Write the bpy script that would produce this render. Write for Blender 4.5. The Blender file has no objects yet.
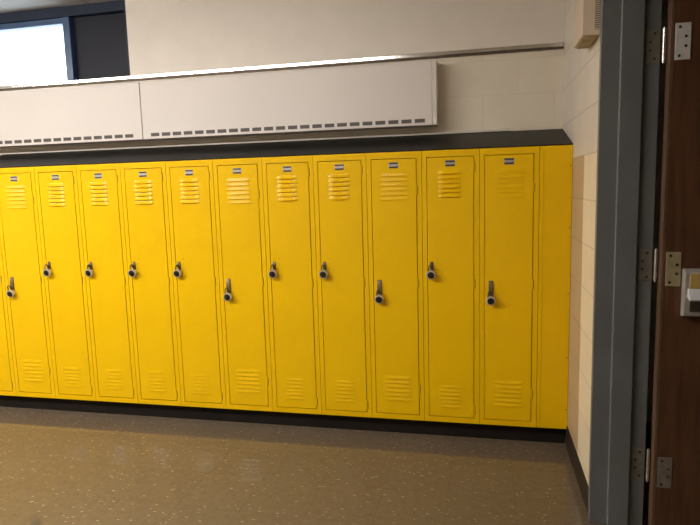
import bpy, bmesh, math, random
from mathutils import Matrix, Vector
random.seed(7)
S = bpy.context.scene
COL = S.collection
Z0 = 0.10            # floor to the underside of the lockers
W = 0.30614          # locker width
FW = 0.16369         # filler panel width
HL = 1.524           # locker height
WY = 0.43            # face of the back wall behind the lockers
CEIL = 2.72
XL, XR2, YB = -6.4, 2.6, -5.6     # far left wall, corridor wall, wall behind the viewer

# ------------------------------------------------------------------ materials
def new_mat(name, color=(0.8, 0.8, 0.8), rough=0.5, metal=0.0, spec=0.5):
    m = bpy.data.materials.new(name); m.use_nodes = True
    b = m.node_tree.nodes['Principled BSDF']
    b.inputs['Base Color'].default_value = (*color, 1)
    b.inputs['Roughness'].default_value = rough
    b.inputs['Metallic'].default_value = metal
    b.inputs['Specular IOR Level'].default_value = spec
    return m, m.node_tree.nodes, m.node_tree.links, b

def noise_var(m, n, l, b, c1, c2, scale=6.0, detail=4.0, bump=0.0, bscale=80.0, rough_rng=None, stretch=(1, 1, 1)):
    tc = n.new('ShaderNodeTexCoord'); mp = n.new('ShaderNodeMapping')
    mp.inputs['Scale'].default_value = stretch
    l.new(tc.outputs['Object'], mp.inputs['Vector'])
    t = n.new('ShaderNodeTexNoise'); t.inputs['Scale'].default_value = scale; t.inputs['Detail'].default_value = detail
    l.new(mp.outputs['Vector'], t.inputs['Vector'])
    r = n.new('ShaderNodeValToRGB')
    r.color_ramp.elements[0].position = 0.3; r.color_ramp.elements[1].position = 0.7
    r.color_ramp.elements[0].color = (*c1, 1); r.color_ramp.elements[1].color = (*c2, 1)
    l.new(t.outputs['Fac'], r.inputs['Fac']); l.new(r.outputs['Color'], b.inputs['Base Color'])
    if bump:
        t2 = n.new('ShaderNodeTexNoise'); t2.inputs['Scale'].default_value = bscale
        l.new(mp.outputs['Vector'], t2.inputs['Vector'])
        bp = n.new('ShaderNodeBump'); bp.inputs['Strength'].default_value = bump; bp.inputs['Distance'].default_value = 0.002
        l.new(t2.outputs['Fac'], bp.inputs['Height']); l.new(bp.outputs['Normal'], b.inputs['Normal'])
    if rough_rng:
        mr = n.new('ShaderNodeMapRange'); mr.inputs['To Min'].default_value = rough_rng[0]; mr.inputs['To Max'].default_value = rough_rng[1]
        l.new(t.outputs['Fac'], mr.inputs['Value']); l.new(mr.outputs['Result'], b.inputs['Roughness'])
    return t

def simple(name, c1, c2=None, rough=0.5, metal=0.0, scale=8, bump=0.0, bscale=90, spec=0.5, stretch=(1, 1, 1)):
    m, n, l, b = new_mat(name, c1, rough, metal, spec)
    if c2: noise_var(m, n, l, b, c1, c2, scale, 4, bump, bscale, None, stretch)
    return m

M = {}
M['yellow'] = simple('yellow_enamel', (0.81, 0.490, 0.0008), (0.85, 0.520, 0.001), 0.27, 0, 3, 0.015, 260, 0.28)
M['hood'] = simple('black_painted_steel', (0.006, 0.006, 0.006), (0.009, 0.0088, 0.0085), 0.42, 0, 5, spec=0.13)
M['base'] = simple('black_rubber_base', (0.010, 0.008, 0.007), (0.015, 0.011, 0.009), 0.6, 0, 9, spec=0.15)
M['steel'] = simple('brushed_steel', (0.55, 0.53, 0.50), (0.68, 0.66, 0.62), 0.32, 1.0, 30)
M['aluminium'] = simple('aluminium_rail', (0.62, 0.60, 0.57), (0.74, 0.72, 0.69), 0.2, 1.0, 12, stretch=(0.3, 1, 1))
M['worn_steel'] = simple('worn_latch_steel', (0.11, 0.075, 0.04), (0.25, 0.185, 0.115), 0.55, 0.6, 40)
M['dark_steel'] = simple('dark_steel', (0.07, 0.055, 0.04), (0.13, 0.10, 0.075), 0.5, 0.6, 40)
M['lock_steel'] = simple('bright_lock_steel', (0.62, 0.60, 0.59), (0.70, 0.68, 0.67), 0.35, 0.5, 60)
M['black'] = simple('black_dial', (0.008, 0.007, 0.008), (0.014, 0.011, 0.012), 0.3, 0, 30)
M['plate'] = simple('number_plate_metal', (0.40, 0.37, 0.34), (0.50, 0.46, 0.42), 0.45, 0.6, 60)
M['ink'] = simple('dark_ink', (0.02, 0.017, 0.014), (0.03, 0.025, 0.02), 0.5, 0, 30)
M['convector'] = simple('cream_enamel', (0.69, 0.635, 0.59), (0.72, 0.665, 0.62), 0.5, 0, 2, 0.03, 200)
M['slot'] = simple('grey_grille', (0.075, 0.064, 0.058), (0.115, 0.10, 0.09), 0.6, 0, 400)
M['caulk'] = simple('white_caulk', (0.62, 0.58, 0.50), (0.68, 0.64, 0.56), 0.6, 0, 10)
M['frame_grey'] = simple('grey_door_frame_paint', (0.135, 0.140, 0.138), (0.160, 0.166, 0.163), 0.45, 0, 5, 0.06, 120)
M['hinge_jamb'] = simple('painted_hinge', (0.19, 0.17, 0.13), (0.25, 0.225, 0.175), 0.45, 0.4, 40)
M['hinge_bright'] = simple('bright_hinge', (0.60, 0.58, 0.56), (0.75, 0.73, 0.71), 0.3, 1.0, 60)
M['plate_silver'] = simple('silver_plate', (0.70, 0.66, 0.62), (0.80, 0.76, 0.71), 0.45, 0.1, 40)
M['plate_brass'] = simple('dull_brass_plate', (0.38, 0.31, 0.17), (0.46, 0.385, 0.22), 0.45, 0.2, 40)
M['plate_dull'] = simple('dull_plate', (0.22, 0.18, 0.14), (0.29, 0.245, 0.19), 0.45, 0.35, 40)
M['chrome'] = simple('satin_chrome', (0.40, 0.37, 0.33), (0.52, 0.48, 0.43), 0.35, 0.25, 20)
M['white_pad'] = simple('pale_metal_pad', (0.74, 0.74, 0.76), (0.80, 0.80, 0.82), 0.3, 0.1, 20)
M['blue_glare'] = simple('window_metal_blue_glare', (0.028, 0.065, 0.15), (0.036, 0.08, 0.18), 0.35, 0, 5)  # window glare painted into the mullion and sash colour as blue
M['amber'] = simple('amber_label', (0.52, 0.36, 0.10), (0.60, 0.43, 0.13), 0.4, 0, 20)
M['box'] = simple('beige_box', (0.60, 0.49, 0.37), (0.66, 0.54, 0.41), 0.5, 0, 6)
M['navy'] = simple('navy_window_metal', (0.006, 0.012, 0.030), (0.009, 0.017, 0.038), 0.45, 0, 5, spec=0.25)
M['dark_panel'] = simple('dark_spandrel', (0.003, 0.0042, 0.012), (0.0045, 0.006, 0.016), 0.5, 0, 3, spec=0.25)
M['skirting'] = simple('dark_vinyl_skirting', (0.018, 0.013, 0.010), (0.028, 0.020, 0.016), 0.45, 0, 9)
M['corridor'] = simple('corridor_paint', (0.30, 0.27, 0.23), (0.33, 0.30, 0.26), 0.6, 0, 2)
M['plain_wall'] = simple('room_paint', (0.56, 0.49, 0.41), (0.60, 0.53, 0.45), 0.6, 0, 2)

# wood door with long vertical grain
m, n, l, b = new_mat('brown_wood', (0.06, 0.03, 0.015), 0.42)
t = noise_var(m, n, l, b, (0.078, 0.034, 0.015), (0.140, 0.062, 0.028), 9, 6, 0.05, 60, (0.36, 0.5), (6, 6, 0.5))
M['wood'] = m
M['wood_edge'] = simple('worn_wood_edge', (0.10, 0.055, 0.028), (0.16, 0.09, 0.05), 0.5, 0, 20, stretch=(3, 3, 0.4))

def math_node(n, l, op, a, bv):
    x = n.new('ShaderNodeMath'); x.operation = op
    for i, v in enumerate((a, bv)):
        if isinstance(v, (int, float)): x.inputs[i].default_value = v
        elif v is not None: l.new(v, x.inputs[i])
    return x.outputs[0]

def block_wall(name, axis, zoff, uoff, lower, upper, zsplit, strip=None, strip_u=None, joint=0.75, plain_above=False):
    """concrete block wall: 0.4 x 0.2 m courses below/above zsplit in two paints; optional strip of another block"""
    m, n, l, b = new_mat(name, upper, 0.45)
    tc = n.new('ShaderNodeTexCoord'); sx = n.new('ShaderNodeSeparateXYZ'); l.new(tc.outputs['Object'], sx.inputs[0])
    u = math_node(n, l, 'ADD', sx.outputs[axis], uoff); z = math_node(n, l, 'ADD', sx.outputs['Z'], zoff)
    cb = n.new('ShaderNodeCombineXYZ'); l.new(u, cb.inputs[0]); l.new(z, cb.inputs[1])
    br = n.new('ShaderNodeTexBrick'); l.new(cb.outputs[0], br.inputs['Vector'])
    br.inputs['Scale'].default_value = 1.0; br.inputs['Brick Width'].default_value = 0.4; br.inputs['Row Height'].default_value = 0.2
    br.inputs['Mortar Size'].default_value = 0.0035; br.inputs['Mortar Smooth'].default_value = 0.4; br.inputs['Bias'].default_value = 0
    br.inputs['Color1'].default_value = (0.97, 0.97, 0.97, 1); br.inputs['Color2'].default_value = (1, 1, 1, 1)
    br.inputs['Mortar'].default_value = (joint, joint * 0.98, joint * 0.95, 1)
    gz = math_node(n, l, 'GREATER_THAN', sx.outputs['Z'], zsplit)
    mx = n.new('ShaderNodeMix'); mx.data_type = 'RGBA'
    mx.inputs['A'].default_value = (*lower, 1); mx.inputs['B'].default_value = (*upper, 1)
    l.new(gz, mx.inputs['Factor']); col = mx.outputs['Result']
    if strip:
        gu = math_node(n, l, 'GREATER_THAN', sx.outputs[axis], strip_u)
        lz = math_node(n, l, 'LESS_THAN', sx.outputs['Z'], zsplit)
        ms = n.new('ShaderNodeMix'); ms.data_type = 'RGBA'; l.new(math_node(n, l, 'MULTIPLY', gu, lz), ms.inputs['Factor'])
        l.new(col, ms.inputs['A']); ms.inputs['B'].default_value = (*strip, 1); col = ms.outputs['Result']
    brc = br.outputs['Color']
    if plain_above:
        mp_ = n.new('ShaderNodeMix'); mp_.data_type = 'RGBA'; l.new(gz, mp_.inputs['Factor']); l.new(brc, mp_.inputs['A']); mp_.inputs['B'].default_value = (1, 1, 1, 1); brc = mp_.outputs['Result']
    ns = n.new('ShaderNodeTexNoise'); ns.inputs['Scale'].default_value = 7; ns.inputs['Detail'].default_value = 6
    l.new(tc.outputs['Object'], ns.inputs['Vector'])
    rp = n.new('ShaderNodeMapRange'); rp.inputs['To Min'].default_value = 0.90; rp.inputs['To Max'].default_value = 1.05
    l.new(ns.outputs['Fac'], rp.inputs['Value'])
    m1 = n.new('ShaderNodeMix'); m1.data_type = 'RGBA'; m1.blend_type = 'MULTIPLY'; m1.inputs['Factor'].default_value = 1
    l.new(col, m1.inputs['A']); l.new(brc, m1.inputs['B'])
    m2 = n.new('ShaderNodeMix'); m2.data_type = 'RGBA'; m2.blend_type = 'MULTIPLY'; m2.inputs['Factor'].default_value = 1
    l.new(m1.outputs['Result'], m2.inputs['A']); l.new(rp.outputs['Result'], m2.inputs['B'])
    l.new(m2.outputs['Result'], b.inputs['Base Color'])
    bp = n.new('ShaderNodeBump'); bp.inputs['Strength'].default_value = 0.35; bp.inputs['Distance'].default_value = 0.003
    fac = br.outputs['Fac']
    if plain_above: fac = math_node(n, l, 'MULTIPLY', fac, math_node(n, l, 'SUBTRACT', 1.0, gz))
    inv = math_node(n, l, 'SUBTRACT', 1.0, fac)
    n3 = n.new('ShaderNodeTexNoise'); n3.inputs['Scale'].default_value = 60; l.new(tc.outputs['Object'], n3.inputs['Vector'])
    hh = math_node(n, l, 'ADD', inv, math_node(n, l, 'MULTIPLY', n3.outputs['Fac'], 0.35))
    l.new(hh, bp.inputs['Height']); l.new(bp.outputs['Normal'], b.inputs['Normal'])
    return m

M['wall_right'] = block_wall('right_block_wall', 'Y', 0.045, 0.35, (0.88, 0.78, 0.58), (0.76, 0.69, 0.59), 1.555,
                             strip=(0.54, 0.405, 0.255), strip_u=-0.345)
M['wall_back'] = block_wall('back_block_wall', 'X', 0.045, 0.05, (0.76, 0.685, 0.555), (0.74, 0.675, 0.59), 2.215, joint=0.93, plain_above=True)

# vinyl composition floor: tan with pale chips, faint 12 inch joints, waxed
m, n, l, b = new_mat('waxed_vinyl_tile', (0.2, 0.15, 0.1), 0.16)
tc = n.new('ShaderNodeTexCoord')
ns = n.new('ShaderNodeTexNoise'); ns.inputs['Scale'].default_value = 26; ns.inputs['Detail'].default_value = 8; ns.inputs['Roughness'].default_value = 0.7
l.new(tc.outputs['Object'], ns.inputs['Vector'])
rp = n.new('ShaderNodeValToRGB'); rp.color_ramp.elements[0].position = 0.32; rp.color_ramp.elements[1].position = 0.7
rp.color_ramp.elements[0].color = (0.124, 0.096, 0.066, 1); rp.color_ramp.elements[1].color = (0.154, 0.119, 0.083, 1)
l.new(ns.outputs['Fac'], rp.inputs['Fac']); col = rp.outputs['Color']
def chips(scale, rotz, stretch, thr, cc, col, keep):
    mp = n.new('ShaderNodeMapping'); mp.inputs['Rotation'].default_value = (0, 0, rotz); mp.inputs['Scale'].default_value = stretch
    l.new(tc.outputs['Object'], mp.inputs['Vector'])
    v = n.new('ShaderNodeTexVoronoi'); v.inputs['Scale'].default_value = scale; l.new(mp.outputs['Vector'], v.inputs['Vector'])
    near = math_node(n, l, 'LESS_THAN', v.outputs['Distance'], thr)
    sp = n.new('ShaderNodeSeparateColor'); l.new(v.outputs['Color'], sp.inputs[0])
    pick = math_node(n, l, 'GREATER_THAN', sp.outputs[0], keep)
    f = math_node(n, l, 'MULTIPLY', near, pick)
    mx = n.new('ShaderNodeMix'); mx.data_type = 'RGBA'; l.new(f, mx.inputs['Factor']); l.new(col, mx.inputs['A']); mx.inputs['B'].default_value = (*cc, 1)
    return mx.outputs['Result']
col = chips(23, 0.5, (1, 2.6, 1), 0.19, (0.30, 0.235, 0.16), col, 0.72)
col = chips(26, -0.7, (1, 3.0, 1), 0.18, (0.26, 0.20, 0.135), col, 0.68)
col = chips(38, 1.4, (1, 2.4, 1), 0.25, (0.115, 0.079, 0.046), col, 0.6)
bt = n.new('ShaderNodeTexBrick'); l.new(tc.outputs['Object'], bt.inputs['Vector'])
bt.offset = 0.0; bt.inputs['Scale'].default_value = 1; bt.inputs['Brick Width'].default_value = 0.305; bt.inputs['Row Height'].default_value = 0.305
bt.inputs['Mortar Size'].default_value = 0.0012; bt.inputs['Color1'].default_value = (0.94, 0.94, 0.94, 1); bt.inputs['Color2'].default_value = (1, 1, 1, 1); bt.inputs['Mortar'].default_value = (0.72, 0.72, 0.72, 1)
mx = n.new('ShaderNodeMix'); mx.data_type = 'RGBA'; mx.blend_type = 'MULTIPLY'; mx.inputs['Factor'].default_value = 1
l.new(col, mx.inputs['A']); l.new(bt.outputs['Color'], mx.inputs['B']); l.new(mx.outputs['Result'], b.inputs['Base Color'])
n4 = n.new('ShaderNodeTexNoise'); n4.inputs['Scale'].default_value = 3; l.new(tc.outputs['Object'], n4.inputs['Vector'])
mr = n.new('ShaderNodeMapRange'); mr.inputs['To Min'].default_value = 0.004; mr.inputs['To Max'].default_value = 0.02
l.new(n4.outputs['Fac'], mr.inputs['Value']); l.new(mr.outputs['Result'], b.inputs['Roughness'])
M['floor'] = m

# ceiling tile
m, n, l, b = new_mat('ceiling_tile', (0.5, 0.48, 0.47), 0.8)
tc = n.new('ShaderNodeTexCoord'); bt = n.new('ShaderNodeTexBrick'); l.new(tc.outputs['Object'], bt.inputs['Vector'])
bt.offset = 0.0; bt.inputs['Scale'].default_value = 1; bt.inputs['Brick Width'].default_value = 0.61; bt.inputs['Row Height'].default_value = 0.61
bt.inputs['Mortar Size'].default_value = 0.008; bt.inputs['Color1'].default_value = (0.50, 0.48, 0.47, 1); bt.inputs['Color2'].default_value = (0.54, 0.52, 0.51, 1); bt.inputs['Mortar'].default_value = (0.36, 0.345, 0.34, 1)
l.new(bt.outputs['Color'], b.inputs['Base Color'])
M['ceiling'] = m

# glass
m = bpy.data.materials.new('window_glass'); m.use_nodes = True; n = m.node_tree.nodes; l = m.node_tree.links
n.remove(n['Principled BSDF']); o = n['Material Output']
tr = n.new('ShaderNodeBsdfTransparent'); tr.inputs[0].default_value = (0.93, 0.96, 0.97, 1)
gl = n.new('ShaderNodeBsdfGlossy'); gl.inputs['Roughness'].default_value = 0.02
fr = n.new('ShaderNodeFresnel'); fr.inputs[0].default_value = 1.45
ge = n.new('ShaderNodeNewGeometry')
mx = n.new('ShaderNodeMixShader'); l.new(math_node(n, l, 'MULTIPLY', fr.outputs[0], math_node(n, l, 'SUBTRACT', 1.0, ge.outputs['Backfacing'])), mx.inputs[0]); l.new(tr.outputs[0], mx.inputs[1]); l.new(gl.outputs[0], mx.inputs[2]); l.new(mx.outputs[0], o.inputs[0])
M['glass'] = m

def emit(name, c, s):
    m = bpy.data.materials.new(name); m.use_nodes = True; n = m.node_tree.nodes; l = m.node_tree.links
    n.remove(n['Principled BSDF']); e = n.new('ShaderNodeEmission'); e.inputs[0].default_value = (*c, 1); e.inputs[1].default_value = s
    l.new(e.outputs[0], n['Material Output'].inputs[0]); return m
M['diffuser'] = emit('lamp_diffuser', (1.0, 0.86, 0.70), 9.0)
M['lamp_frame'] = simple('white_lamp_frame', (0.7, 0.7, 0.7), (0.75, 0.75, 0.75), 0.5)

# ------------------------------------------------------------------ mesh helpers
def box(bm, x0, x1, y0, y1, z0, z1):
    vs = [bm.verts.new((x, y, z)) for x in (x0, x1) for y in (y0, y1) for z in (z0, z1)]
    for f in ((0, 1, 3, 2), (4, 6, 7, 5), (0, 4, 5, 1), (2, 3, 7, 6), (0, 2, 6, 4), (1, 5, 7, 3)):
        bm.faces.new([vs[i] for i in f])
    return vs
def prism(bm, prof, x0, x1):
    """profile of (y, z) points extruded along x"""
    a = [bm.verts.new((x0, y, z)) for y, z in prof]; c = [bm.verts.new((x1, y, z)) for y, z in prof]
    k = len(prof)
    for i in range(k): bm.faces.new((a[i], a[(i + 1) % k], c[(i + 1) % k], c[i]))
    bm.faces.new(a[::-1]); bm.faces.new(c)
def prism_z(bm, prof, z0, z1):
    a = [bm.verts.new((x, y, z0)) for x, y in prof]; c = [bm.verts.new((x, y, z1)) for x, y in prof]
    k = len(prof)
    for i in range(k): bm.faces.new((a[i], a[(i + 1) % k], c[(i + 1) % k], c[i]))
    bm.faces.new(a[::-1]); bm.faces.new(c)
def lathe_y(bm, prof, cx, cz, seg=24):
    """profile of (radius, y) revolved about an axis along y through (cx, cz)"""
    rings = []
    for r, y in prof:
        rings.append([bm.verts.new((cx + r * math.cos(2 * math.pi * i / seg), y, cz + r * math.sin(2 * math.pi * i / seg))) for i in range(seg)])
    for a, c in zip(rings, rings[1:]):
        for i in range(seg): bm.faces.new((a[i], a[(i + 1) % seg], c[(i + 1) % seg], c[i]))
    bm.faces.new(rings[0]); bm.faces.new(rings[-1][::-1])
def cyl_z(bm, cx, cy, z0, z1, r, seg=14):
    a = [bm.verts.new((cx + r * math.cos(2 * math.pi * i / seg), cy + r * math.sin(2 * math.pi * i / seg), z0)) for i in range(seg)]
    c = [bm.verts.new((v.co.x, v.co.y, z1)) for v in a]
    for i in range(seg): bm.faces.new((a[i], a[(i + 1) % seg], c[(i + 1) % seg], c[i]))
    bm.faces.new(a[::-1]); bm.faces.new(c)
def tube(bm, pts, r, seg=10):
    rings = []
    for i, p in enumerate(pts):
        p = Vector(p); d = (Vector(pts[min(i + 1, len(pts) - 1)]) - Vector(pts[max(i - 1, 0)])).normalized()
        s = d.cross(Vector((0, 1, 0))); s = s.normalized() if s.length > 1e-4 else Vector((1, 0, 0)); q = d.cross(s)
        rings.append([bm.verts.new(p + (s * math.cos(2 * math.pi * k / seg) + q * math.sin(2 * math.pi * k / seg)) * r) for k in range(seg)])
    for a, c in zip(rings, rings[1:]):
        for i in range(seg): bm.faces.new((a[i], a[(i + 1) % seg], c[(i + 1) % seg], c[i]))
    bm.faces.new(rings[0]); bm.faces.new(rings[-1][::-1])
def obj(name, bm, mat, parent=None, bevel=0.0, seg=2, smooth=False, angle=35):
    bmesh.ops.recalc_face_normals(bm, faces=bm.faces[:])
    me = bpy.data.meshes.new(name); bm.to_mesh(me); bm.free()
    for mm in (mat if isinstance(mat, list) else [mat]): me.materials.append(mm)
    o = bpy.data.objects.new(name, me); COL.objects.link(o)
    if parent: o.parent = parent
    if bevel:
        md = o.modifiers.new('bevel', 'BEVEL'); md.width = bevel; md.segments = seg; md.limit_method = 'ANGLE'; md.angle_limit = math.radians(40)
        for p in me.polygons: p.use_smooth = True
        md.harden_normals = True
    elif smooth:
        for p in me.polygons: p.use_smooth = True
        try: me.set_sharp_from_angle(angle=math.radians(angle))
        except Exception: pass
    return o
def tag(o, label=None, cat=None, group=None, kind=None):
    if label: o['label'] = label
    if cat: o['category'] = cat
    if group: o['group'] = group
    if kind: o['kind'] = kind
    return o
def empty(name, loc=(0, 0, 0)):
    o = bpy.data.objects.new(name, None); COL.objects.link(o); o.location = loc; o.empty_display_size = 0.05
    return o
def copy_tree(o, parent=None):
    c = o.copy(); COL.objects.link(c)
    if parent: c.parent = parent
    for ch in list(o.children): copy_tree(ch, c)
    return c
def bxo(name, dims, mat, parent=None, bevel=0.0):
    bm = bmesh.new(); box(bm, *dims); return obj(name, bm, mat, parent, bevel)

# ------------------------------------------------------------------ the setting
T = 0.20
tag(bxo('floor', (XL - T, XR2 + T, YB - T, WY + T, -0.1, 0.0), M['floor']), 'waxed tan speckled vinyl tile floor in front of the lockers', 'floor', kind='structure')
tag(bxo('ceiling', (XL - T, XR2 + T, YB - T, WY + T, CEIL, CEIL + 0.1), M['ceiling']), 'pale grey tiled ceiling above the window', 'ceiling', kind='structure')
# back wall with the window opening (x from WX0 to WX1, z from WZ0 to the ceiling)
WX0, WX1, WZ0 = -5.9, -2.768, 2.215
bm = bmesh.new()
box(bm, XL - T, XR2 + T, WY, WY + T, 0, WZ0)
box(bm, WX1, XR2 + T, WY, WY + T, WZ0, CEIL)
box(bm, XL - T, WX0, WY, WY + T, WZ0, CEIL)
tag(obj('wall_back', bm, M['wall_back']), 'cream painted block wall behind the yellow lockers', 'wall', kind='structure')
tag(bxo('wall_left', (XL - T, XL, YB - T, WY, 0, CEIL), M['plain_wall']), 'plain painted wall at the far left end of the room', 'wall', kind='structure')
tag(bxo('wall_front', (XL, XR2 + T, YB - T, YB, 0, CEIL), M['plain_wall']), 'plain painted wall opposite the lockers', 'wall', kind='structure')
tag(bxo('wall_corridor', (XR2, XR2 + T, YB, WY, 0, CEIL), M['corridor']), 'dim painted wall of the space beyond the open door', 'wall', kind='structure')
DY1, DY0, DH, FT = -0.742, -1.99, 2.15, 0.192     # door opening and wall thickness
bm = bmesh.new()
box(bm, 0, FT, DY1 + 0.02, WY, 0, CEIL); box(bm, 0, FT, YB, DY0 - 0.02, 0, CEIL); box(bm, 0, FT, DY0 - 0.02, DY1 + 0.02, DH + 0.02, CEIL)
tag(obj('wall_right', bm, M['wall_right']), 'cream block wall at the right end of the lockers, with a tan column beside them', 'wall', kind='structure')
bm = bmesh.new()
prism_z(bm, [(0, -0.001), (0, DY1 + 0.004), (-0.004, DY1 + 0.004), (-0.006, -0.001)], 0.0, 0.120)
tag(obj('baseboard_right', bm, M['skirting'], bevel=0.002), 'dark vinyl skirting along the foot of the right wall', 'baseboard', kind='structure')

# grey hollow metal door frame: two rabbets and a stop, jamb faces the viewer
def jamb_profile(y, s):
    # s = +1: solid lies at larger y
    f = 0.014
    return [(-0.010, y + s * 0.030), (-0.010, y), (0.060, y), (0.060, y - s * f), (0.139, y - s * f), (0.139, y), (FT + 0.008, y), (FT + 0.008, y + s * 0.030)]
bm = bmesh.new()
prism_z(bm, jamb_profile(DY1, 1), 0, DH); prism_z(bm, jamb_profile(DY0, -1), 0, DH)
box(bm, -0.010, FT + 0.008, DY0 - 0.03, DY1 + 0.03, DH, DH + 0.05)
frame = obj('trim_1', bm, M['frame_grey'], bevel=0.0025)
tag(frame, 'grey painted metal door frame at the end of the block wall', 'door frame', kind='structure')
HZ = [(1.773 + Z0, 1.894 + Z0), (0.942 + Z0, 1.066 + Z0), (0.112 + Z0, 0.246 + Z0)]
KX, KY = FT + 0.0165, DY1 - 0.010
for i, (z0, z1) in enumerate(HZ):
    h = bxo('hinge_leaf', (0.150, FT + 0.006, DY1 - 0.003, DY1 + 0.001, z0, z1), M['hinge_jamb'], frame, 0.001)
    h['label'] = 'dull hinge leaf on the frame'
    bm = bmesh.new()
    hh = z1 - z0
    for k, fx in enumerate((0.178, 0.162, 0.162, 0.178)):
        lathe_y(bm, [(0.0048, DY1 - 0.0048), (0.0048, DY1 - 0.002)], fx, z0 + hh * (0.12 + 0.255 * k), 12)
    obj('screw', bm, M['ink'], h)
    bm = bmesh.new()
    for k in range(5):
        cyl_z(bm, KX, KY, z0 + hh * (k / 5) + 0.0012, z0 + hh * ((k + 1) / 5) - 0.0012, 0.0068)
    cyl_z(bm, KX, KY, z0 - 0.004, z1 + 0.004, 0.0045)
    kn = obj('hinge_knuckle', bm, M['hinge_bright'], frame, smooth=True)
    kn['label'] = 'bright hinge barrel'

# brown wooden door, opened outward, its inner face towards the viewer
DX0, DX1, DF = 0.2215, 1.42, -0.793
door = empty('door_1', (DX0, DF, 0)); tag(door, 'dark brown wooden door standing open beside the grey frame', 'door', kind='structure')
def under(o, root):
    o.parent = root; o.matrix_parent_inverse = Matrix.Translation(-root.location); return o
bm = bmesh.new(); box(bm, DX0, DX1, DF, DF + 0.044, 0.012, 2.135)
under(obj('leaf', bm, M['wood'], bevel=0.0015), door)
eg = under(bxo('edge_strip', (DX0 - 0.003, DX0 + 0.009, DF - 0.0012, DF + 0.0452, 0.012, 2.135), M['wood_edge'], bevel=0.001), door)
eg['label'] = 'paler worn edge'
for i, (z0, z1) in enumerate(((1.769 + Z0, 1.899 + Z0), (0.929 + Z0, 1.061 + Z0), (0.108 + Z0, 0.236 + Z0))):
    x0, x1 = 0.2335, 0.286
    pm = (M['plate_silver'], M['plate_brass'], M['plate_dull'])[i]
    p = under(bxo('screw_plate', (x0, x1, DF - 0.003, DF + 0.002, z0, z1), pm, bevel=0.001), door)
    p['label'] = ('silver screw plate', 'dull brass screw plate', 'dull grey screw plate')[i]
    for k, fx in enumerate((0.28, 0.68, 0.68, 0.28) if i == 0 else (0.28, 0.72, 0.72, 0.28)):
        bm = bmesh.new(); lathe_y(bm, [(0.0052, DF - 0.0046), (0.0045, DF - 0.0052), (0.0052, DF - 0.002)][::-1], x0 + (x1 - x0) * fx, z0 + (z1 - z0) * (0.11 + 0.26 * k), 12)
        s = obj('screw', bm, M['ink'] if i < 2 else M['dark_steel'], p)
# latch housing at the right edge of the picture
LX0, LX1, LZ0, LZ1 = 0.290, 0.405, 0.812 + Z0, 1.000 + Z0
bm = bmesh.new()
prism(bm, [(DF, LZ0), (DF - 0.032, LZ0 + 0.006), (DF - 0.036, LZ1 - 0.012), (DF, LZ1)], LX0, LX1)
lt = under(obj('push_latch', bm, M['chrome'], bevel=0.006, seg=3), door); lt['label'] = 'chrome latch housing with an amber window'
def sub(o, p): o.parent = p; return o
bm = bmesh.new(); box(bm, LX0 + 0.019, LX1 - 0.012, DF - 0.0385, DF - 0.033, LZ1 - 0.074, LZ1 - 0.018)
sub(obj('amber_window', bm, M['amber'], bevel=0.002), lt)
bm = bmesh.new(); prism(bm, [(DF - 0.032, LZ0 + 0.114), (DF - 0.038, LZ0 + 0.112), (DF - 0.066, LZ0 + 0.076), (DF - 0.062, LZ0 + 0.070), (DF - 0.032, LZ0 + 0.080)], LX0 + 0.013, LX1 - 0.010)
sub(obj('push_pad', bm, M['white_pad'], bevel=0.002), lt)
bm = bmesh.new(); box(bm, LX0 + 0.022, LX1 - 0.014, DF - 0.0365, DF - 0.030, LZ0 + 0.026, LZ0 + 0.080)
sub(obj('recess', bm, M['dark_steel'], bevel=0.002), lt)

# window: navy frame, one clear pane, one dark infill panel, then more panes to the left
win = empty('window_1', ((WX0 + WX1) / 2, WY + 0.06, WZ0)); tag(win, 'navy framed high window with a glaring white pane and a dark panel', 'window', kind='structure')
y0, y1 = WY + 0.012, WY + 0.085
bm = bmesh.new()
box(bm, WX0, WX1, y0, y1, 2.652, CEIL)                 # head
box(bm, WX1 - 0.022, WX1, y0, y1, WZ0, 2.652)          # right jamb
box(bm, WX0, WX0 + 0.03, y0, y1, WZ0, 2.652)
box(bm, WX0, WX1, y0, y1, WZ0 - 0.0, WZ0 + 0.012)
under(obj('frame', bm, M['navy'], bevel=0.003), win)
for xm in (-3.245, -4.30, -5.1):
    under(bxo('mullion', (xm - 0.027, xm + 0.027, y0 + 0.004, y1, WZ0 + 0.012, 2.652), M['blue_glare'], bevel=0.003), win)
for xa, xb in ((-4.273, -3.272), (-5.073, -4.327), (-5.87, -5.127)):
    bm = bmesh.new(); box(bm, xa, xb, y0 + 0.012, y1, 2.612, 2.652)
    under(obj('sash_rail', bm, M['blue_glare'], bevel=0.004), win)
    under(bxo('pane', (xa - 0.004, xb + 0.004, y0 + 0.040, y0 + 0.046, WZ0 + 0.008, 2.61), M['glass']), win)
bm = bmesh.new(); box(bm, -3.219, WX1 - 0.021, y0 + 0.045, y1 - 0.004, WZ0 + 0.01, 2.654)
dp = under(obj('infill_panel', bm, M['dark_panel'], bevel=0.002), win); dp['label'] = 'dark infill panel'

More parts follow.
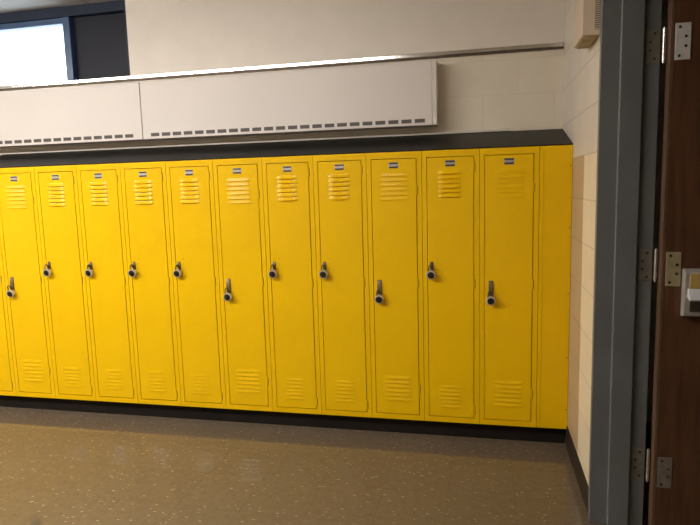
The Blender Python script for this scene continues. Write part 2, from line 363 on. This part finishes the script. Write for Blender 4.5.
# aluminium ledge rail under the window, wall trims
bm = bmesh.new(); prism(bm, [(WY, 2.199), (WY - 0.015, 2.199), (WY - 0.0180, 2.202), (WY - 0.0183, 2.221), (WY - 0.010, 2.225), (WY, 2.225)], XL, -0.006)
rail = obj('trim_2', bm, M['aluminium'], bevel=0.0015)
sl = bxo('shadow_line', (XL, -0.006, WY - 0.016, WY, 2.190, 2.1988), M['dark_steel'], rail); sl['label'] = 'painted shadow line under the rail'  # dark strip drawn in as the shadow line below the rail
tag(rail, 'shiny aluminium rail running along the back wall above the convector', 'rail', kind='structure')
bm = bmesh.new(); prism(bm, [(WY, 1.7445), (WY - 0.012, 1.7445), (WY - 0.010, 1.757), (WY, 1.760)], XL, -0.30)
tag(obj('trim_3', bm, M['caulk']), 'pale sealing strip where the black sloped top meets the wall', 'trim', kind='structure')

# ------------------------------------------------------------------ convector cabinets on the wall
CY, CZ0, CZ1 = 0.31, 1.690 + Z0, 2.059 + Z0
def convector(xa, xb, x_slot_right, n_slots, label, cap):
    r = empty('wall_convector', ((xa + xb) / 2, WY, CZ0)); tag(r, label, 'radiator', 'cream convector cabinets above the lockers')
    bm = bmesh.new()
    xe = xb - (0.026 if cap else 0)
    prism(bm, [(CY, CZ0), (CY, CZ1 - 0.004), (CY + 0.006, CZ1), (WY - 0.001, CZ1), (WY - 0.001, CZ0)], xa, xe - 0.0015)
    under(obj('cabinet', bm, M['convector'], bevel=0.002), r)
    if cap:
        under(bxo('end_cap', (xe, xb, CY - 0.0015, WY - 0.001, CZ0 - 0.001, CZ1), M['convector'], bevel=0.0025), r)
    for i in range(n_slots):
        xr = x_slot_right - i * 0.0786
        bm = bmesh.new()
        box(bm, xr - 0.060, xr, CY - 0.0006, CY + 0.006, CZ0 + 0.016, CZ0 + 0.038)
        for k in range(5):
            xx = xr - 0.054 + k * 0.012
            box(bm, xx - 0.0012, xx + 0.0012, CY - 0.0012, CY + 0.002, CZ0 + 0.016, CZ0 + 0.038)
        under(obj('outlet_slot', bm, M['slot']), r)
convector(-2.631, -0.714, -0.784, 23, 'long cream wall convector with its end cap above the right half of the lockers', True)
convector(-5.6, -2.635, -2.703, 24, 'cream wall convector under the window, cut by the left edge of the photo', False)

# ------------------------------------------------------------------ lockers
def louvres(name, w, ztop, zbot, cx, depth, domed, parent, n_l=6):
    bm = bmesh.new(); pitch = (ztop - zbot) / n_l; N = 16
    for i in range(n_l):
        zt = ztop - i * pitch; hz = pitch * 0.78
        cols = []
        for k in range(N + 1):
            t = 2 * k / N - 1
            env = (1 - abs(t) ** 3.2) if domed else (1 - abs(t) ** 9)
            d = depth * max(env, 0.0)
            x = cx + t * w / 2
            pr = []
            for q in range(6):                       # sloping hood, steepest at the lower lip
                s = q / 5
                pr.append((x, -0.0018 - d * (s ** 1.25), zt - hz * s))
            pr.append((x, -0.0018 - d * 0.85, zt - hz - 0.0012))
            pr.append((x, -0.0014, zt - hz - 0.0006 + 0.004 * min(1, d / depth)))
            cols.append([bm.verts.new(p) for p in pr])
        for a, c in zip(cols, cols[1:]):
            for q in range(len(a) - 1): bm.faces.new((a[q], c[q], c[q + 1], a[q + 1]))
            bm.faces.new((a[-1], c[-1], c[0], a[0]))
        bm.faces.new(cols[0]); bm.faces.new(cols[-1][::-1])
    return obj(name, bm, M['yellow'], parent, smooth=True, angle=50)

def make_locker(kind):
    """origin: bottom front left corner of the locker, +x to the right, front at y = 0"""
    r = empty('locker')
    e = 0.0011; D = 0.40
    dl, dr, db, dt = 0.0255, W - 0.0265, 0.030, 1.489       # door opening
    bm = bmesh.new()
    box(bm, e, dl, 0, 0.018, 0, HL); box(bm, dr, W - e, 0, 0.018, 0, HL)
    box(bm, dl, dr, 0, 0.018, dt, HL); box(bm, dl, dr, 0, 0.018, 0, db)
    box(bm, e, e + 0.002, 0.018, D, 0, HL); box(bm, W - e - 0.002, W - e, 0.018, D, 0, HL)
    box(bm, e + 0.002, W - e - 0.002, D - 0.002, D, 0, HL)
    box(bm, e + 0.002, W - e - 0.002, 0.018, D - 0.002, 0, 0.002); box(bm, e + 0.002, W - e - 0.002, 0.018, D - 0.002, HL - 0.002, HL)
    obj('body', bm, M['yellow'], r)
    g = 0.0032
    bm = bmesh.new(); box(bm, dl + g, dr - g, -0.0015, 0.016, db + g, dt - g)
    d = obj('door', bm, M['yellow'], r, bevel=0.003, seg=2)
    cx = W * 0.5 + (0.002 if kind == 'A' else -0.004)
    if kind == 'A':
        louvres('upper_louvres', 0.152, 1.413, 1.258, cx, 0.0042, False, d)
        louvres('lower_louvres', 0.152, 0.262, 0.108, cx, 0.0042, False, d)
    else:
        louvres('upper_louvres', 0.126, 1.417, 1.268, cx, 0.0105, True, d)
        louvres('lower_louvres', 0.126, 0.222, 0.084, cx - 0.002, 0.0039, True, d)
    # number plate
    px = W * 0.50
    bm = bmesh.new(); box(bm, px - 0.026, px + 0.026, -0.0032, -0.001, 1.436, 1.469)
    p = obj('number_plate', bm, M['plate'], d, bevel=0.001); p['label'] = 'small grey metal number plate'
    bm = bmesh.new()
    for za, zb in ((1.459, 1.467), (1.438, 1.446)): box(bm, px - 0.024, px + 0.024, -0.0040, -0.003, za, zb)
    obj('dark_band', bm, M['ink'], d)
    # latch
    if kind == 'A':
        lx = W * (1 - 0.80); bm = bmesh.new()
        prism(bm, [(-0.001, 0.716), (-0.012, 0.722), (-0.013, 0.765), (-0.007, 0.812), (-0.001, 0.818)], lx - 0.012, lx + 0.012)
        la = obj('lift_latch', bm, M['worn_steel'], d, bevel=0.0025); la['label'] = 'worn steel lift latch'
        bm = bmesh.new(); box(bm, lx - 0.0035, lx + 0.0035, -0.024, -0.009, 0.735, 0.752)
        obj('hasp_eye', bm, M['dark_steel'], d, bevel=0.002)
    else:
        lx = W * (1 - 0.838); bm = bmesh.new()
        prism(bm, [(-0.001, 0.868), (-0.007, 0.872), (-0.008, 0.908), (-0.001, 0.920)], lx - 0.009, lx + 0.009)
        la = obj('hasp_plate', bm, M['dark_steel'], d, bevel=0.002); la['label'] = 'small dark steel hasp plate'
        bm = bmesh.new(); box(bm, lx - 0.003, lx + 0.003, -0.026, -0.006, 0.885, 0.898)
        obj('hasp_eye', bm, M['dark_steel'], d, bevel=0.002)
        for rx, rz in ((0.030, 0.935), (0.026, 0.905)):
            bm = bmesh.new(); lathe_y(bm, [(0.0042, -0.0008), (0.0036, -0.0030), (0.0018, -0.0042)], lx + rx, rz, 12)
            obj('rivet', bm, M['yellow'], d, smooth=True)
    # hinges in the right hand stile
    for hz in ((1.315, 0.80, 0.19) if kind == 'A' else (1.433, 0.80, 0.078)):
        bm = bmesh.new(); cyl_z(bm, dr - 0.0002, -0.0012, hz - 0.026, hz + 0.026, 0.0032, 10)
        obj('hinge', bm, M['yellow'], r, smooth=True)
        bm = bmesh.new(); box(bm, dr + 0.0032, dr + 0.0058, -0.0006, 0.004, hz - 0.026, hz + 0.022)
        obj('hinge_slot', bm, M['ink'], r)
    return r

def make_padlock(shx):
    """origin at the centre of the dial face; hangs by its shackle"""
    r = empty('padlock')
    bm = bmesh.new()
    lathe_y(bm, [(0.0190, 0.018), (0.0240, 0.015), (0.0248, 0.010), (0.0248, -0.005), (0.0232, -0.0080), (0.0192, -0.0080), (0.0186, -0.005)], 0, 0, 32)
    obj('lock_body', bm, M['lock_steel'], r, smooth=True, angle=60)
    bm = bmesh.new(); lathe_y(bm, [(0.0188, -0.004), (0.0188, -0.0085), (0.0175, -0.0105), (0.0095, -0.0105), (0.0085, -0.019), (0.0070, -0.0205)], 0, 0, 28)
    dl = obj('dial', bm, M['black'], r, smooth=True, angle=40); dl['label'] = 'black combination dial'
    pts = [(-0.0135, 0.006, 0.016)] + [(-0.0135, 0.006, 0.040)]
    for k in range(1, 12):
        a = math.pi - math.pi * k / 12; pts.append((0.0135 * math.cos(a), 0.006, 0.040 + 0.0135 * math.sin(a)))
    pts += [(0.0135, 0.006, 0.040), (0.0135, 0.006, 0.016)]
    pts = [(x * (1 - 0.45 * max(0, (z - 0.02) / 0.033)) + shx * max(0, (z - 0.016)) / 0.04, y, z) for x, y, z in pts]
    bm = bmesh.new(); tube(bm, pts, 0.0032, 10)
    sh = obj('shackle', bm, M['dark_steel'], r, smooth=True, angle=60); sh['label'] = 'dark steel shackle'
    return r

KIND = {11: 'A', 10: 'B', 9: 'A', 8: 'B', 7: 'B', 6: 'A', 5: 'B', 4: 'B', 3: 'B', 2: 'B', 1: 'A', 0: 'B'}
ORD = ['first', 'second', 'third', 'fourth', 'fifth', 'sixth', 'seventh', 'eighth', 'ninth', 'tenth', 'eleventh', 'twelfth']
protoL, protoP = {}, {}
for i in range(11, -2, -1):
    if i < 0: continue
    k = KIND[i]; j = 11 - i                       # j-th from the right wall
    x = -FW - (j + 1) * W
    if k not in protoL: L = protoL[k] = make_locker(k)
    else: L = copy_tree(protoL[k])
    L.location = (x, 0, Z0)
    look = 'wide shallow louvres' if k == 'A' else 'narrow domed louvres'
    where = {0: 'first from the right wall'}.get(j, ORD[j] + ' from the right wall')
    if i == 0: look, where = 'a sliver of door', 'cut by the left photo edge'
    tag(L, 'tall yellow locker with %s, %s' % (look, where), 'locker', 'yellow lockers along the back wall')
    if i == 0: continue
    shx = 0.0 if k == 'A' else 0.003
    if k not in protoP: P = protoP[k] = make_padlock(shx)
    else: P = copy_tree(protoP[k])
    fx, fz = ((0.80, 0.710) if k == 'A' else (0.847, 0.850))
    P.location = (x + W * (1 - fx), -0.0262, Z0 + fz)
    if k == 'A': P.location.y = -0.0270
    P.rotation_euler = (random.uniform(0.16, 0.24), random.uniform(-0.10, 0.10), 0)
    w2 = {0: 'first from the right wall'}.get(j, ORD[j] + ' from the right wall')
    tag(P, 'round steel combination padlock hanging %s on the locker %s' % ('low' if k == 'A' else 'high', w2), 'padlock', 'combination padlocks on the lockers')
# lockers that carry the row on beyond the left edge are out of the frame

# filler panel between the last locker and the right wall
fp = empty('filler_panel', (-FW / 2, 0, Z0)); tag(fp, 'narrow plain yellow filler panel between the last locker and the right wall', 'panel')
bm = bmesh.new(); box(bm, -FW + 0.0015, -0.002, 0.002, 0.020, Z0, Z0 + HL)
box(bm, -FW + 0.003, -0.004, 0.020, 0.10, Z0, Z0 + 0.002)
under(obj('panel', bm, M['yellow']), fp)
bm = bmesh.new(); box(bm, -FW + 0.0015, -FW + 0.021, -0.0005, 0.0025, Z0 + 0.002, Z0 + HL)
under(obj('flange', bm, M['yellow'], bevel=0.001), fp)
for hz in (0.11, 0.40, 0.75, 1.10, 1.42):
    bm = bmesh.new(); lathe_y(bm, [(0.0035, 0.0030), (0.003, 0.0006), (0.0015, 0.0)], -0.010, Z0 + hz, 10)
    under(obj('screw', bm, M['ink'], smooth=True), fp)

# black sloped top and black plinth
xl = -FW - 12 * W
bm = bmesh.new()
prism(bm, [(-0.003, Z0 + HL + 0.001), (-0.003, Z0 + HL + 0.006), (WY - 0.002, 1.7435), (WY - 0.002, Z0 + HL + 0.001)], xl, -0.001)
tag(obj('sloped_locker_top', bm, M['hood'], bevel=0.0015), 'black sloped metal top running along all the yellow lockers', 'locker top')
bm = bmesh.new(); box(bm, xl, -0.008, 0.040, 0.40, 0.0, Z0)
tag(obj('locker_plinth', bm, M['base'], bevel=0.002), 'black recessed plinth under the row of yellow lockers', 'plinth')

# beige slotted box high on the right wall
bx = empty('wall_box', (-0.04, -0.54, 2.01)); tag(bx, 'beige slotted box mounted high on the right wall beside the door frame', 'wall box')
bm = bmesh.new(); box(bm, -0.066, -0.0005, -0.655, -0.43, 2.012, 2.40)
under(obj('housing', bm, M['box'], bevel=0.004), bx)
bm = bmesh.new()
box(bm, -0.020, -0.002, -0.6565, -0.650, 2.032, 2.39)
gq = under(obj('grille', bm, M['slot']), bx); gq['label'] = 'dark slotted strip'
bm = bmesh.new()
for k in range(42): box(bm, -0.020, -0.002, -0.6585, -0.655, 2.034 + k * 0.0085, 2.034 + k * 0.0085 + 0.0036)
under(obj('slat', bm, M['box']), bx)
bm = bmesh.new(); box(bm, -0.0555, -0.006, -0.645, -0.44, 2.006, 2.0125)
under(obj('bottom_plate', bm, simple('tarnished_plate', (0.24, 0.18, 0.07), (0.42, 0.34, 0.2), 0.5, 0.1, 14), bevel=0.001), bx)

# ------------------------------------------------------------------ lamps of the room (ceiling troffers) and daylight
def troffer(x, y, sx, sy, label, strength):
    r = empty('ceiling_light', (x, y, CEIL)); tag(r, label, 'ceiling light', 'fluorescent ceiling lights')
    bm = bmesh.new(); box(bm, x - sx / 2 - 0.015, x + sx / 2 + 0.015, y - 0.10, y + 0.10, CEIL - 0.03, CEIL - 0.001)
    box(bm, x - sx / 2 - 0.015, x - sx / 2, y - sy / 2, y + sy / 2, CEIL - 0.10, CEIL - 0.03); box(bm, x + sx / 2, x + sx / 2 + 0.015, y - sy / 2, y + sy / 2, CEIL - 0.10, CEIL - 0.03)
    under(obj('lamp_frame', bm, M['lamp_frame']), r)
    em = emit('lamp_diffuser', (1.0, 0.945, 0.88), strength)
    h = sy / 2
    bm = bmesh.new(); prism(bm, [(y - h, CEIL - 0.03), (y - h, CEIL - 0.085), (y - h * 0.7, CEIL - 0.115), (y + h * 0.7, CEIL - 0.115), (y + h, CEIL - 0.085), (y + h, CEIL - 0.03)], x - sx / 2, x + sx / 2)
    under(obj('diffuser', bm, em), r)
troffer(-4.75, -2.1, 1.22, 0.30, 'fluorescent ceiling light at the left end of its row', 50)
troffer(-3.40, -2.1, 1.22, 0.30, 'fluorescent ceiling light in the middle of its row', 44)
troffer(-2.05, -2.1, 1.22, 0.30, 'fluorescent ceiling light at the right end of its row', 24)

wd = bpy.data.worlds.new('daylight'); S.world = wd; wd.use_nodes = True
bg = wd.node_tree.nodes['Background']
bg.inputs['Color'].default_value = (0.80, 0.90, 1.0, 1); bg.inputs['Strength'].default_value = 5.0

# ------------------------------------------------------------------ camera (solved from the photograph)
cam = bpy.data.cameras.new('camera'); co = bpy.data.objects.new('camera', cam); COL.objects.link(co); S.camera = co
cam.sensor_width = 36.0; cam.sensor_fit = 'HORIZONTAL'; cam.lens = 587.126 / 700 * 36.0; cam.clip_start = 0.02
def rodr(v):
    v = Vector(v); return Matrix.Rotation(v.length, 3, v.normalized())
A = rodr((0.129846189, 0.222523761, -0.0134077939)) @ Matrix(((1, 0, 0), (0, 0, -1), (0, 1, 0)))   # world -> (right, down, forward)
R = A.transposed()
Rc = Matrix((R.col[0], -R.col[1], -R.col[2])).transposed()
co.matrix_world = Matrix.Translation((-0.4500968, -3.2338885, 1.3394516 + Z0)) @ Rc.to_4x4()

S.view_settings.view_transform = 'Standard'; S.view_settings.look = 'None'; S.view_settings.gamma = 1.0
S.view_settings.use_curve_mapping = False; S.view_settings.exposure = 0.18
